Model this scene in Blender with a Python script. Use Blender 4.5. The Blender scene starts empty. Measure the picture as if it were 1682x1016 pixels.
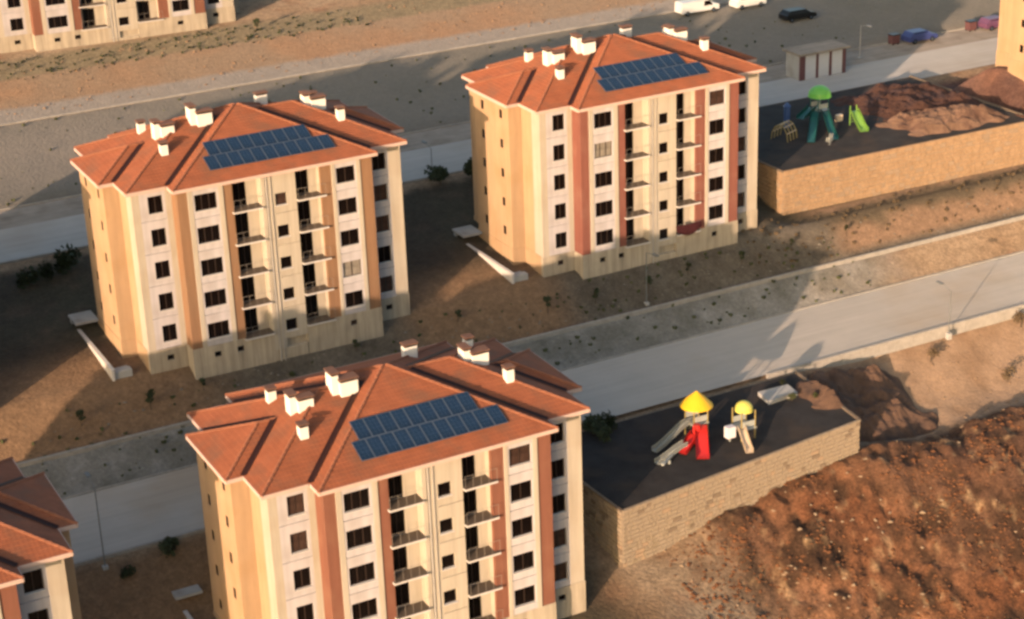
import bpy, math, random
import numpy as np
from mathutils import Matrix, Vector
random.seed(7)
rng = np.random.default_rng(7)
scene = bpy.context.scene
col = scene.collection

# ---------------------------------------------------------------- camera
cd = bpy.data.cameras.new('camera')
cam = bpy.data.objects.new('camera', cd); col.objects.link(cam)
right = Vector((0.8805, -0.4721, -0.0340)).normalized()
fwd = Vector((0.4240, 0.8193, -0.3860)).normalized()
up = right.cross(fwd).normalized(); right = fwd.cross(up).normalized()
M = Matrix((right, up, -fwd)).transposed().to_4x4(); M.translation = Vector((-46.944, -102.092, 73.593))
cam.matrix_world = M
cd.sensor_width = 36.0; cd.lens = 3081.3 / 1682 * 36.0
cd.clip_start = 1; cd.clip_end = 6000
scene.camera = cam
# ---------------------------------------------------------------- sky and sun
SUN_EL, SUN_AZ = math.radians(8.7), math.radians(35.3)       # the light travels towards +x,+y at SUN_AZ
world = bpy.data.worlds.new('World'); scene.world = world; world.use_nodes = True
wn = world.node_tree.nodes; wl = world.node_tree.links
sky = wn.new('ShaderNodeTexSky'); sky.sky_type = 'NISHITA'; sky.sun_disc = False
sky.sun_elevation = SUN_EL
sx, sy = -math.cos(SUN_AZ), -math.sin(SUN_AZ)
sky.sun_rotation = math.atan2(sx, sy)
sky.air_density = 1.0; sky.dust_density = 2.5; sky.ozone_density = 1.0
wl.new(sky.outputs[0], wn['Background'].inputs[0]); wn['Background'].inputs[1].default_value = 0.15
sd = bpy.data.lights.new('sun', 'SUN'); sd.energy = 3.45; sd.angle = math.radians(0.6); sd.color = (1.0, 0.69, 0.47)
sun = bpy.data.objects.new('sun', sd); col.objects.link(sun)
sdir = Vector((math.cos(SUN_AZ) * math.cos(SUN_EL), math.sin(SUN_AZ) * math.cos(SUN_EL), -math.sin(SUN_EL)))
sun.rotation_euler = sdir.to_track_quat('-Z', 'Y').to_euler()
scene.view_settings.view_transform = 'Standard'; scene.view_settings.look = 'None'
scene.view_settings.exposure = 0.90; scene.view_settings.gamma = 1.0
scene.render.engine = 'CYCLES'
scene.cycles.filter_width = 2.9

# ---------------------------------------------------------------- materials
def mat(name, colour, rough=0.85, var=0.12, scale=1.5, bump=0.0, bscale=6.0, spec=0.3, metal=0.0, dirt=None, dscale=0.4, streak=0, sdir=(2.2, 2.2, .12)):
    m = bpy.data.materials.new(name); m.use_nodes = True
    nt = m.node_tree; n = nt.nodes; l = nt.links
    b = n['Principled BSDF']; b.inputs['Roughness'].default_value = rough
    b.inputs['Specular IOR Level'].default_value = spec; b.inputs['Diffuse Roughness'].default_value = 0.8 if rough > .75 else 0.2; b.inputs['Metallic'].default_value = metal
    tc = n.new('ShaderNodeTexCoord'); no = n.new('ShaderNodeTexNoise'); no.inputs['Scale'].default_value = scale
    no.inputs['Detail'].default_value = 6; no.inputs['Roughness'].default_value = 0.65
    l.new(tc.outputs['Object'], no.inputs['Vector'])
    mx = n.new('ShaderNodeMix'); mx.data_type = 'RGBA'
    c = colour
    mx.inputs[6].default_value = tuple(max(0, v * (1 - var * 1.6)) for v in c) + (1,)
    mx.inputs[7].default_value = tuple(min(1, v * (1 + var * 1.6)) for v in c) + (1,)
    l.new(no.outputs['Fac'], mx.inputs[0]); out = mx.outputs[2]
    if dirt:
        n2 = n.new('ShaderNodeTexNoise'); n2.inputs['Scale'].default_value = dscale; n2.inputs['Detail'].default_value = 5
        l.new(tc.outputs['Object'], n2.inputs['Vector'])
        r = n.new('ShaderNodeValToRGB'); r.color_ramp.elements[0].position = 0.5; r.color_ramp.elements[1].position = 0.72
        l.new(n2.outputs['Fac'], r.inputs[0])
        m2 = n.new('ShaderNodeMix'); m2.data_type = 'RGBA'; m2.inputs[7].default_value = tuple(dirt) + (1,)
        l.new(r.outputs[0], m2.inputs[0]); l.new(out, m2.inputs[6]); out = m2.outputs[2]
    if streak:
        mp = n.new('ShaderNodeMapping'); mp.inputs['Scale'].default_value = sdir; l.new(tc.outputs['Object'], mp.inputs[0])
        n4 = n.new('ShaderNodeTexNoise'); n4.inputs['Scale'].default_value = 1.0; n4.inputs['Detail'].default_value = 7; n4.inputs['Roughness'].default_value = .7
        l.new(mp.outputs[0], n4.inputs['Vector'])
        mr = n.new('ShaderNodeMapRange'); mr.inputs[1].default_value = .38; mr.inputs[2].default_value = .66; mr.inputs[3].default_value = 1.0+streak*.35; mr.inputs[4].default_value = 1.0-streak
        l.new(n4.outputs['Fac'], mr.inputs[0])
        vs = n.new('ShaderNodeVectorMath'); vs.operation = 'SCALE'; l.new(out, vs.inputs[0]); l.new(mr.outputs[0], vs.inputs['Scale']); out = vs.outputs[0]
    l.new(out, b.inputs['Base Color'])
    if bump:
        n3 = n.new('ShaderNodeTexNoise'); n3.inputs['Scale'].default_value = bscale; n3.inputs['Detail'].default_value = 6
        l.new(tc.outputs['Object'], n3.inputs['Vector'])
        bp = n.new('ShaderNodeBump'); bp.inputs['Strength'].default_value = bump; bp.inputs['Distance'].default_value = 0.1
        l.new(n3.outputs['Fac'], bp.inputs['Height']); l.new(bp.outputs[0], b.inputs['Normal'])
    return m

def tile_mat(name, axis):
    m = mat(name, (0.275, 0.092, 0.045), 0.8, 0.26, .9, dirt=(0.20, 0.088, 0.052), dscale=0.5)
    nt = m.node_tree; n = nt.nodes; l = nt.links; b = n['Principled BSDF']
    tc = [k for k in n if k.type == 'TEX_COORD'][0]
    w = n.new('ShaderNodeTexWave'); w.bands_direction = axis; w.inputs['Scale'].default_value = 1.05
    w.inputs['Distortion'].default_value = 0.3
    l.new(tc.outputs['Object'], w.inputs['Vector'])
    bp = n.new('ShaderNodeBump'); bp.inputs['Strength'].default_value = 0.2; bp.inputs['Distance'].default_value = 0.04
    l.new(w.outputs['Fac'], bp.inputs['Height']); l.new(bp.outputs[0], b.inputs['Normal'])
    return m

MT = {
 'cream': mat('cream_render', streak=.13, colour=(0.44, 0.39, 0.315), var=0.05, scale=0.8, bump=0.1, bscale=25, dirt=(0.41, 0.35, 0.27), dscale=0.35),
 'lilac': mat('pale_lilac_render', streak=.13, colour=(0.475, 0.445, 0.45), var=0.04, scale=1.0, bump=0.1, bscale=25, dirt=(0.41, 0.375, 0.365)),
 'yellow': mat('ochre_yellow_render', streak=.13, colour=(0.42, 0.285, 0.17), var=0.06, scale=0.7, bump=0.1, bscale=25, dirt=(0.39, 0.255, 0.14)),
 'plinth': mat('plinth_render', streak=.28, colour=(0.42, 0.36, 0.275), var=0.1, scale=1.2, bump=0.2, bscale=12, dirt=(0.36, 0.31, 0.24), dscale=0.6),
 'terra': mat('terracotta_render', streak=.13, colour=(0.205, 0.085, 0.055), var=0.05, scale=0.8, bump=0.1, bscale=25, dirt=(0.23, 0.11, 0.07)),
 'ochre': mat('tan_ochre_render', streak=.13, colour=(0.25, 0.142, 0.08), var=0.05, scale=0.8, bump=0.1, bscale=25, dirt=(0.24, 0.145, 0.085)),
 'rust': mat('salmon_render', streak=.13, colour=(0.215, 0.082, 0.060), var=0.05, scale=0.8, bump=0.1, bscale=25, dirt=(0.24, 0.11, 0.08)),
 'white': mat('white_render', (0.72, 0.69, 0.64), var=0.05, scale=2, bump=0.1, bscale=20),
 'tileX': tile_mat('clay_tiles_front', 'X'), 'tileY': tile_mat('clay_tiles_side', 'Y'),
 'ridge': mat('ridge_tiles', (0.29, 0.115, 0.065), var=0.25, scale=2.5, bump=0.3, bscale=4),
 'valley': mat('valley_gutter_metal', (0.035, 0.012, 0.008), 0.6, 0.2),
 'fascia': mat('fascia_board', (0.52, 0.39, 0.33), var=0.1),
 'frame': mat('window_frame', (0.035, 0.022, 0.017), 0.5, 0.1),
 'glass': mat('dark_window_glass', (0.006, 0.004, 0.0035), 0.12, 0.5, 0.7, spec=0.3),
 'curtain': mat('curtained_window_glass', (0.24, 0.21, 0.17), 0.3, 0.5, 2.0, spec=0.5),
 'halfcurtain': mat('half_curtained_glass', (0.045, 0.026, 0.020), 0.2, 0.8, 1.6, spec=0.5),
 'slab': mat('balcony_slab', (0.55, 0.52, 0.49), var=0.05),
 'floor': mat('balcony_floor_shade', (0.13, 0.10, 0.075), 0.7, 0.15),  # shade in the balcony recess, painted as a dark floor colour
 'rail': mat('balcony_rail_metal', (0.30, 0.26, 0.22), 0.5, 0.1),
 'pipe': mat('drainpipe_plastic', (0.42, 0.39, 0.35), 0.6, 0.1),
 'cowl': mat('chimney_cowl', (0.16, 0.085, 0.06), 0.8, 0.2),
 'panel': mat('solar_cells', (0.012, 0.030, 0.065), 0.25, 0.6, 1.2, spec=0.5),
 'panelframe': mat('solar_frame', (0.13, 0.16, 0.20), 0.35, 0.05, metal=0.4),
 'concrete': mat('grey_concrete', (0.40, 0.39, 0.37), var=0.12, scale=1.2, bump=0.2, bscale=10, dirt=(0.28, 0.26, 0.23)),
 'kerb': mat('kerb_concrete', (0.33, 0.305, 0.27), var=0.25, scale=1.5),
 'rubber': mat('black_rubber_tiles', (0.032, 0.030, 0.030), 0.95, 0.5, 0.5, bump=0.3, bscale=8, dirt=(.055, .042, .034), dscale=.35),
 'rubble': mat('dark_debris_soil', (0.13, 0.085, 0.065), 0.95, 0.5, 0.9, bump=0.7, bscale=4),
 'dark': mat('dark_void', (0.03, 0.026, 0.022), 0.9, 0.2),
 'tyre': mat('tyre_rubber', (0.02, 0.02, 0.02), 0.8, 0.1),
 'trunk': mat('bark', (0.10, 0.075, 0.055), 0.9, 0.2, 5),
 'leaf': mat('dark_leaves', (0.038, 0.050, 0.022), 0.7, 0.5, 1.5),
 'leaf2': mat('olive_leaves', (0.075, 0.085, 0.035), 0.7, 0.5, 1.5),
 'dry': mat('dry_twigs', (0.12, 0.085, 0.05), 0.8, 0.4, 1.5),
 'lampmetal': mat('galvanised_lamp_metal', (0.17, 0.18, 0.18), 0.5, 0.1),
 'palemetal': mat('pale_lamp_metal', (0.42, 0.39, 0.36), 0.5, 0.1),
 'maroon': mat('maroon_cloth', (0.045, 0.010, 0.012), 0.9, 0.3, 3),
}
def paint(name, c, rough=0.35): 
    MT[name] = mat(name, c, rough, 0.06, 2.0, spec=0.5); return name
for nm, c in {'play_yellow': (0.85, 0.52, 0.02), 'play_red': (0.62, 0.035, 0.03), 'play_green': (0.16, 0.50, 0.09),
              'play_lime': (0.22, 0.42, 0.08), 'play_teal': (0.02, 0.12, 0.11), 'play_grey': (0.38, 0.40, 0.37),
              'play_cream': (0.72, 0.58, 0.42), 'play_white': (0.72, 0.70, 0.76), 'play_blue': (0.05, 0.10, 0.25),
              'car_black': (0.012, 0.012, 0.013), 'car_blue': (0.05, 0.07, 0.22), 'car_plum': (0.16, 0.07, 0.13),
              'car_white': (0.75, 0.74, 0.70), 'pale_door': (0.60, 0.61, 0.62), 'maroon_paint': (0.15, 0.07, 0.07),
              'play_pale_yellow': (0.62, 0.58, 0.12), 'play_mustard': (0.33, 0.26, 0.10)}.items(): paint(nm, c)

# ---------------------------------------------------------------- mesh helpers
class MB:
    def __init__(s): s.v = []; s.f = []; s.m = []; s.mats = []
    def mi(s, m):
        if m not in s.mats: s.mats.append(m)
        return s.mats.index(m)
    def quad(s, a, b, c, d, m='cream'):
        k = len(s.v); s.v += [a, b, c, d]; s.f.append((k, k+1, k+2, k+3)); s.m.append(s.mi(m))
    def poly(s, pts, m):
        k = len(s.v); s.v += list(pts); s.f.append(tuple(range(k, k+len(pts)))); s.m.append(s.mi(m))
    def box(s, x0, x1, y0, y1, z0, z1, m, T=None):
        p = [(x, y, z) for z in (z0, z1) for y in (y0, y1) for x in (x0, x1)]
        if T: p = [T(*q) for q in p]
        k = len(s.v); s.v += p; i = s.mi(m)
        for f in ((0, 2, 3, 1), (4, 5, 7, 6), (0, 1, 5, 4), (1, 3, 7, 5), (3, 2, 6, 7), (2, 0, 4, 6)):
            s.f.append(tuple(k+j for j in f)); s.m.append(i)
    def tube(s, a, b, r0, r1, m, n=8, cap=True):
        a = Vector(a); b = Vector(b); d = (b-a).normalized()
        u = d.orthogonal().normalized(); w = d.cross(u); k = len(s.v); i = s.mi(m)
        for P, r in ((a, r0), (b, r1)):
            for j in range(n):
                t = 2*math.pi*j/n; s.v.append(tuple(P + u*(r*math.cos(t)) + w*(r*math.sin(t))))
        for j in range(n): s.f.append((k+j, k+(j+1) % n, k+n+(j+1) % n, k+n+j)); s.m.append(i)
        if cap:
            s.f.append(tuple(k+j for j in range(n))[::-1]); s.m.append(i)
            s.f.append(tuple(k+n+j for j in range(n))); s.m.append(i)
    def extrude(s, pts, z0, z1, m):
        n = len(pts); k = len(s.v); i = s.mi(m)
        s.v += [(x, y, z0) for x, y in pts] + [(x, y, z1) for x, y in pts]
        for j in range(n): s.f.append((k+j, k+(j+1) % n, k+n+(j+1) % n, k+n+j)); s.m.append(i)
        s.f.append(tuple(range(k, k+n))[::-1]); s.m.append(i); s.f.append(tuple(range(k+n, k+2*n))); s.m.append(i)
    def mesh(s, name):
        me = bpy.data.meshes.new(name); me.from_pydata(s.v, [], s.f)
        for q in s.mats: me.materials.append(MT[q])
        me.polygons.foreach_set('material_index', s.m); me.update(); return me
    def build(s, name, parent=None, loc=None, **kw):
        return link(name, s.mesh(name), parent, loc, **kw)
def link(name, me, parent=None, loc=None, rz=0, label=None, cat=None, group=None, kind=None):
    o = bpy.data.objects.new(name, me); col.objects.link(o)
    if parent: o.parent = parent
    if loc is not None: o.location = loc
    if rz: o.rotation_euler.z = rz
    for k, v in (('label', label), ('category', cat), ('group', group), ('kind', kind)):
        if v: o[k] = v
    return o
def thing(name, label, cat, loc=(0, 0, 0), rz=0, group=None): return link(name, None, None, loc, rz, label, cat, group)
KIDS = {}
def kids(o): return list(o.children)
def copy_tree(o, parent=None):
    c = o.copy(); col.objects.link(c)
    if parent: c.parent = parent
    for k in kids(o): copy_tree(k, c)
    return c

# wall frames: map (s along wall, d inward, z) to local
def FR(y): return lambda s, d, z: (s, y+d, z)
def LF(x): return lambda s, d, z: (x+d, s, z)
def RT(x): return lambda s, d, z: (x-d, s, z)
def BK(y): return lambda s, d, z: (s, y-d, z)
def holed(mb, T, s0, s1, z0, z1, op, m, depth=0.34):
    """slab with one window hole, real reveals"""
    a, b, c, d = op
    q = lambda *p: mb.quad(*p, m)
    for (p0, p1, r0, r1) in ((s0, a, z0, z1), (b, s1, z0, z1), (a, b, z0, c), (a, b, d, z1)):
        q(T(p0, 0, r0), T(p1, 0, r0), T(p1, 0, r1), T(p0, 0, r1))
    for (p, r, p2, r2) in ((s0, z0, s1, z0), (s1, z0, s1, z1), (s1, z1, s0, z1), (s0, z1, s0, z0), (a, c, a, d), (a, d, b, d), (b, d, b, c), (b, c, a, c)):
        q(T(p, 0, r), T(p2, 0, r2), T(p2, depth, r2), T(p, depth, r))

ZK = [14.6 - 2.8*k for k in range(5)]
ZE = 16.08
SL = 0.41
RECTS = ((8.9, -0.4, 17.1), (12.3, 1.1, 15.6), (13.55, 4.4, 12.3))
def roofh(x, y):
    z = 15
    for hx, y0, y1 in RECTS:
        d = min(x+hx, hx-x, y-y0, y1-y)
        if d > 0: z = max(z, ZE + SL*d)
    return z

def window_mesh(w, h, panes):
    mb = MB(); t = 0.06
    mb.box(-w/2, -w/2+t, 0, .07, -h/2, h/2, 'frame'); mb.box(w/2-t, w/2, 0, .07, -h/2, h/2, 'frame')
    mb.box(-w/2+t, w/2-t, 0, .07, -h/2, -h/2+t, 'frame'); mb.box(-w/2+t, w/2-t, 0, .07, h/2-t, h/2, 'frame')
    for i in range(1, panes):
        x = -w/2 + w*i/panes; mb.box(x-.035, x+.035, 0, .07, -h/2+t, h/2-t, 'frame')
    mb.box(-w/2-.04, w/2+.04, -.24, -.001, -h/2-.05, -h/2+.005, 'slab') if w > .9 and h < 2 else None
    me = mb.mesh('window'); p = MB(); pw = (w-2*t)/panes
    p.box(-pw/2+.02, pw/2-.02, .03, .05, -h/2+t, h/2-t, 'glass')
    return me, p.mesh('pane'), [-w/2+t+pw*(i+.5) for i in range(panes)]
WM = {'A': window_mesh(1.25, 1.5, 2), 'B': window_mesh(1.9, 1.42, 3), 'D': window_mesh(1.02, 1.05, 1), 'F': window_mesh(1.72, 1.42, 2),
      'K': window_mesh(0.62, 0.5, 1), 'S': window_mesh(0.55, 0.85, 1), 'door': window_mesh(1.2, 2.2, 2)}
pane_variants = []
def add_window(par, kind, loc, rz=0):
    me, pm, xs = WM[kind]
    w = link('door' if kind == 'door' else 'window', me, par, loc, rz)
    r = random.random()
    for x in xs:
        p = link('pane', pm, w, (x, 0, 0)); p.material_slots[0].link = 'OBJECT'
        p.material_slots[0].material = MT['curtain'] if r < .04 and kind in 'BFA' else MT['halfcurtain'] if r < .14 and kind in 'BFA' else MT['glass']
    return w

def clip(poly, f):
    out = []
    for i in range(len(poly)):
        a, b = poly[i], poly[(i+1) % len(poly)]; fa, fb = f(a), f(b)
        if fa >= 0: out.append(a)
        if fa*fb < 0:
            t = fa/(fa-fb); out.append(tuple(a[j]+(b[j]-a[j])*t for j in range(2)))
    return out

def make_roof(root):
    for hx, y0, y1 in RECTS:
        hy = (y1-y0)/2; yc = (y0+y1)/2; R = min(hx, hy)
        # four slopes as courses of tiles, every course tilted proud of the next
        mb = MB(); pitch = 0.36; n = int(R/pitch)+1
        lift = {8.9: 0.0, 12.3: 0.004, 13.55: 0.008}[hx]
        for i in range(n):
            d0 = i*pitch; d1 = min((i+1)*pitch, R)
            if d1-d0 < 1e-3: continue
            za = ZE+SL*d0+0.03+lift; zb = ZE+SL*d1+lift; zr = ZE+SL*d0+lift
            def rc(d, z): return [(-hx+d, y0+d, z), (hx-d, y0+d, z), (hx-d, y1-d, z), (-hx+d, y1-d, z)]
            lo, hi, rs = rc(d0, za), rc(d1, zb), rc(d0, zr)
            for k in range(4):
                m = 'tileX' if k % 2 == 0 else 'tileY'; j = (k+1) % 4
                mb.quad(lo[k], lo[j], hi[j], hi[k], m); mb.quad(rs[k], rs[j], lo[j], lo[k], m)
        # solid underside, soffit
        mb.poly([(-hx, y1, ZE-.02-lift), (hx, y1, ZE-.02-lift), (hx, y0, ZE-.02-lift), (-hx, y0, ZE-.02-lift)], 'fascia')
        r = mb.build('roof', root)
        t = .05; z0, z1 = ZE-.24, ZE+.03+lift
        # cut the boards where another wing of the roof runs through: keep only pieces over open air
        def board(ax, fixed, a, b, sgn):
            N = 60; run = None
            for q in range(N+1):
                u0 = a+(b-a)*q/N; um = u0+(b-a)/N/2
                if q < N:
                    px, py = (um, fixed+sgn*.15) if ax == 'x' else (fixed+sgn*.15, um)
                    inside = any(abs(px) < H and Y0 < py < Y1 for H, Y0, Y1 in RECTS)
                else: inside = True
                if not inside and run is None: run = u0
                if inside and run is not None:
                    lo_, hi_ = min(run, u0), max(run, u0)
                    f0, f1 = (fixed, fixed+sgn*t); f0, f1 = min(f0, f1), max(f0, f1)
                    fb = MB()
                    if ax == 'x': fb.box(lo_, hi_, f0, f1, z0, z1, 'fascia')
                    else: fb.box(f0, f1, lo_, hi_, z0, z1, 'fascia')
                    fb.build('fascia', r)
                    run = None
        board('x', y0, -hx, hx, -1); board('x', y1, -hx, hx, 1); board('y', -hx, y0, y1, -1); board('y', hx, y0, y1, 1)
        # hip and ridge caps
        def cap(a, b):
            a = Vector(a); b = Vector(b); d = b-a; L = d.length; k = int(L/0.45)
            c = MB()
            for q in range(k):
                p0 = a+d*(q/k); p1 = a+d*((q+1.1)/k)
                # only above the other wings
                pm = (p0+p1)/2
                if roofh(pm.x, pm.y) > pm.z + .12:
                    if c.f: c.build('ridge_cap', r); c = MB()
                    continue
                c.tube(p0+Vector((0, 0, .02)), p1+Vector((0, 0, .0)), .13, .10, 'ridge', 6)
            if c.f: c.build('ridge_cap', r)
        if hx > hy:
            A, B = (-hx+hy, yc, ZE+SL*hy), (hx-hy, yc, ZE+SL*hy)
            ends = ((-hx, y0, A), (-hx, y1, A), (hx, y0, B), (hx, y1, B))
        else:
            A, B = (0, y0+hx, ZE+SL*hx), (0, y1-hx, ZE+SL*hx)
            ends = ((-hx, y0, A), (hx, y0, A), (-hx, y1, B), (hx, y1, B))
        if (Vector(A)-Vector(B)).length > .2: cap(A, B)
        for x, y, T in ends: cap((x, y, ZE), T)
    # valley gutters
    yc = 8.35
    for (x, y, L) in ((-12.3, 4.4, 3.9), (-8.9, 1.1, 7.0)):
        for mx in (1, -1):
            for my in (1, -1):
                X = lambda u: u*mx
                Y = lambda v: v if my == 1 else 2*yc-v
                mb = MB(); w = .15; n1 = 0.06
                a0, a1 = (x, y), (x+L, y+L)
                P = [(a0[0]-w, a0[1]+w), (a0[0]+w, a0[1]-w), (a1[0]+w, a1[1]-w), (a1[0]-w, a1[1]+w)]
                z0 = ZE+.02; z1 = ZE+SL*L+.02; e = SL*w
                up_ = [z0+n1+e*1.02, z0+n1+e*1.02, z1+n1+e*1.02, z1+n1+e*1.02]
                top = [(X(p[0]), Y(p[1]), z+.0) for p, z in zip(P, up_)]
                cen0 = (X(a0[0]), Y(a0[1]), z0+n1-.0); cen1 = (X(a1[0]), Y(a1[1]), z1+n1-.0)
                mb.quad(top[0], cen0, cen1, top[3], 'valley'); mb.quad(cen0, top[1], top[2], cen1, 'valley')
                mb.build('valley_gutter', root)

def chimney(root, x, y, pieces):
    """pieces: list of (dx0,dx1,dy0,dy1,top)"""
    mb = MB(); cb = MB(); z = min(roofh(x+p[0], y+p[2]) for p in pieces)-.4
    zt0 = roofh(x, y)
    for dx0, dx1, dy0, dy1, h in pieces:
        mb.box(dx0, dx1, dy0, dy1, z-zt0, h, 'white')
    ch = mb.build('chimney', root, (x, y, zt0))
    for dx0, dx1, dy0, dy1, h in pieces:
        for cxn in ((dx0+.06, dy0+.06), (dx1-.1, dy0+.06), (dx0+.06, dy1-.1), (dx1-.1, dy1-.1)):
            cb.box(cxn[0], cxn[0]+.05, cxn[1], cxn[1]+.05, h, h+.18, 'cowl')
        cb.box(dx0-.08, dx1+.08, dy0-.08, dy1+.08, h+.18, h+.27, 'cowl')
        cb.box(dx0+.02, dx1-.02, dy0+.02, dy1-.02, h+.0, h+.05, 'dark')
    cb.build('chimney_cowl', ch)

def make_building():
    root = thing('apartment_building', '', 'apartment building')
    # inner core, seen only in the joints
    c = .34
    core = [(-11.8+c, 1.5+c), (-8.5+c, 1.5+c), (-8.5+c, c), (-3.95, c), (-3.95, 1.7), (-1.3, 1.7), (-1.3, c), (1.5, c), (1.5, 1.7), (3.95, 1.7), (3.95, c),
            (8.5-c, c), (8.5-c, 1.5+c), (11.8-c, 1.5+c), (11.8-c, 4.9+c), (13.1-c, 4.9+c), (13.1-c, 11.8-c), (11.8-c, 11.8-c), (11.8-c, 15.2-c), (8.5-c, 15.2-c), (8.5-c, 16.7-c),
            (-8.5+c, 16.7-c), (-8.5+c, 15.2-c), (-11.8+c, 15.2-c), (-11.8+c, 11.8-c), (-13.1+c, 11.8-c), (-13.1+c, 4.9+c), (-11.8+c, 4.9+c)]
    mb = MB(); mb.extrude(core, -4, ZE-.1, 'plinth'); mb.build('inner_wall', root)
    ZP = 2.1; top = ZE-.06; D = .34
    def wall(name, mats_, boxes, label=None):
        mb = MB()
        for T, s0, s1, z0, z1, m, pr in boxes: mb.box(s0, s1, -pr, D, z0, z1, m, T)
        return mb.build(name, root, label=label)
    f0, f1, fm = FR(0), FR(1.5), FR(0)
    # cream pilasters
    wall('pilaster', 0, [(f1, -11.8, -11.15, ZP, top, 'cream', 0), (LF(-11.8), 1.5+D, 3.0, ZP, top, 'cream', 0)])
    wall('pilaster', 0, [(f1, -9.0, -8.5+.0, ZP, top, 'cream', 0)])
    wall('pilaster', 0, [(f0, -7.65, -7.25, ZP, top, 'cream', .10)]); wall('pilaster', 0, [(f0, -5.05, -4.65, ZP, top, 'cream', .10)])
    wall('pilaster', 0, [(f0, 4.8, 5.1, ZP, top, 'cream', .10)]); wall('pilaster', 0, [(f0, 7.05, 7.4, ZP, top, 'cream', .10)])
    wall('pilaster', 0, [(f1, 10.65, 11.8, ZP, top, 'cream', 0), (RT(11.8), 1.5+D, 4.9, ZP, top, 'cream', 0)])
    # accent coloured walls
    acc = wall('accent_wall', 0, [(f0, -8.5, -7.65, ZP, top, 'terra', 0), (LF(-8.5), D, 1.5, ZP, top, 'terra', 0)])
    wall('accent_wall', 0, [(f0, -4.65, -3.85, ZP, top, 'terra', 0)])
    wall('accent_wall', 0, [(f0, 3.85, 4.8, ZP, top, 'terra', 0)])
    wall('accent_wall', 0, [(f0, 7.4, 8.5, ZP, top, 'terra', 0), (RT(8.5), D, 1.5, ZP, top, 'terra', 0)])
    # stair core front
    wall('stair_wall', 0, [(f0, -1.4, -1.08, .4, top, 'cream', .04), (f0, -1.08, -.84, .4, top, 'pipe', -.12), (f0, -.84, -.3, .4, top, 'cream', .04)])
    # side walls (ochre)
    wall('side_wall', 0, [(LF(-11.8), 3.0, 4.9, ZP, top, 'yellow', 0)])
    wall('side_wall', 0, [(FR(4.9), -13.1, -11.8, ZP, top, 'yellow', 0)])
    mb = MB(); T = LF(-13.1)
    segs = [(4.9+D, 5.9, None), (5.9, 6.9, 6.4), (6.9, 9.5, None), (9.5, 10.5, 10.0), (10.5, 11.8, None)]
    for a, b, w in segs:
        if w is None: mb.box(a, b, 0, D, ZP, top, 'yellow', T)
        else:
            for k in range(5):
                z0 = ZP if k == 4 else ZK[k]-1.4; z1 = top if k == 0 else ZK[k]+1.4
                holed(mb, T, a, b, z0, z1, (w-.275, w+.275, ZK[k]-.25, ZK[k]+.6), 'yellow')
    mb.build('side_wall', root)
    for w in (6.4, 10.0):
        for k in range(5): add_window(root, 'S', (-13.1+.03, w, ZK[k]+.175), math.pi/2*-1)
    # rear and right
    wall('rear_wall', 0, [(BK(11.8), -13.1+D, -11.8, ZP, top, 'yellow', 0), (LF(-11.8), 11.8, 15.2, ZP, top, 'yellow', 0), (BK(15.2), -11.8+D, -8.5, ZP, top, 'cream', 0),
                          (LF(-8.5), 15.2, 16.7, ZP, top, 'terra', 0), (BK(16.7), -8.5+D, 8.5, ZP, top, 'cream', 0), (RT(8.5), 15.2, 16.7-D, ZP, top, 'terra', 0),
                          (BK(15.2), 8.5, 11.8, ZP, top, 'cream', 0), (RT(11.8), 11.8, 15.2-D, ZP, top, 'cream', 0)])
    wall('side_wall', 0, [(FR(4.9), 11.8, 13.1, ZP, top, 'yellow', 0), (RT(13.1), 4.9+D, 11.8, ZP, top, 'yellow', 0), (BK(11.8), 11.8, 13.1-D, ZP, top, 'yellow', 0)])
    # window modules: one facade panel per storey with a recessed joint between
    def module(y, s0, s1, c0, w, h, m, kind, pr, zoff=0, tops=True):
        T = FR(y-pr); cache = {}
        for k in range(5):
            zc = ZK[k]+zoff
            z0 = ZK[k]-1.3+zoff*.9+.03; z1 = (ZK[k]+1.5-.03 + (zoff*.9)) if k else top
            key = (k == 0)
            if key not in cache:
                mb = MB(); base = zc
                holed(mb, lambda s, d, z: (s, d+y-pr, z), s0, s1, z0-zc, z1-zc, (c0-w/2, c0+w/2, -h/2, h/2), m, .34+pr)
                cache[key] = mb.mesh('facade_panel')
            link('facade_panel', cache[key], root, (0, 0, zc))
            add_window(root, kind, (c0, y-pr+.17, zc))
    module(1.5, -11.15, -9.0, -9.84, 1.25, 1.5, 'lilac', 'A', 0)
    module(0, -7.25, -5.05, -6.15, 1.9, 1.42, 'lilac', 'B', .06)
    module(0, -.3, 1.6, .25, 1.02, 1.05, 'cream', 'D', .04, -1.0)
    module(0, 5.1, 7.05, 6.08, 1.72, 1.42, 'lilac', 'F', .06)
    module(1.5, 8.5, 10.65, 9.8, 1.25, 1.5, 'lilac', 'A', 0)
    # balconies
    RD = 0.95
    for (a, b, d0, d1, s0, s1) in ((-3.85, -1.4, -3.55, -2.35, -4.0, -1.44), (1.6, 3.85, 1.92, 3.12, 1.62, 4.15)):
        mb = MB(); T = FR(RD)
        for (p, q) in ((a, d0), (d1, b)): mb.box(p, q, 0, .3, .4, top, 'cream', T)
        for k in range(5):
            zf = ZK[k]-1.3; mb.box(d0, d1, 0, .3, zf+2.2, (top if k == 0 else zf+2.8), 'cream', T)
        mb.box(d0, d1, 0, .3, .4, ZK[4]-1.3, 'cream', T)
        mb.box(a-.1, a, D, RD, .4, top, 'cream'); mb.box(b, b+.1, D, RD, .4, top, 'cream')
        mb.build('balcony_wall', root)
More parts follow.
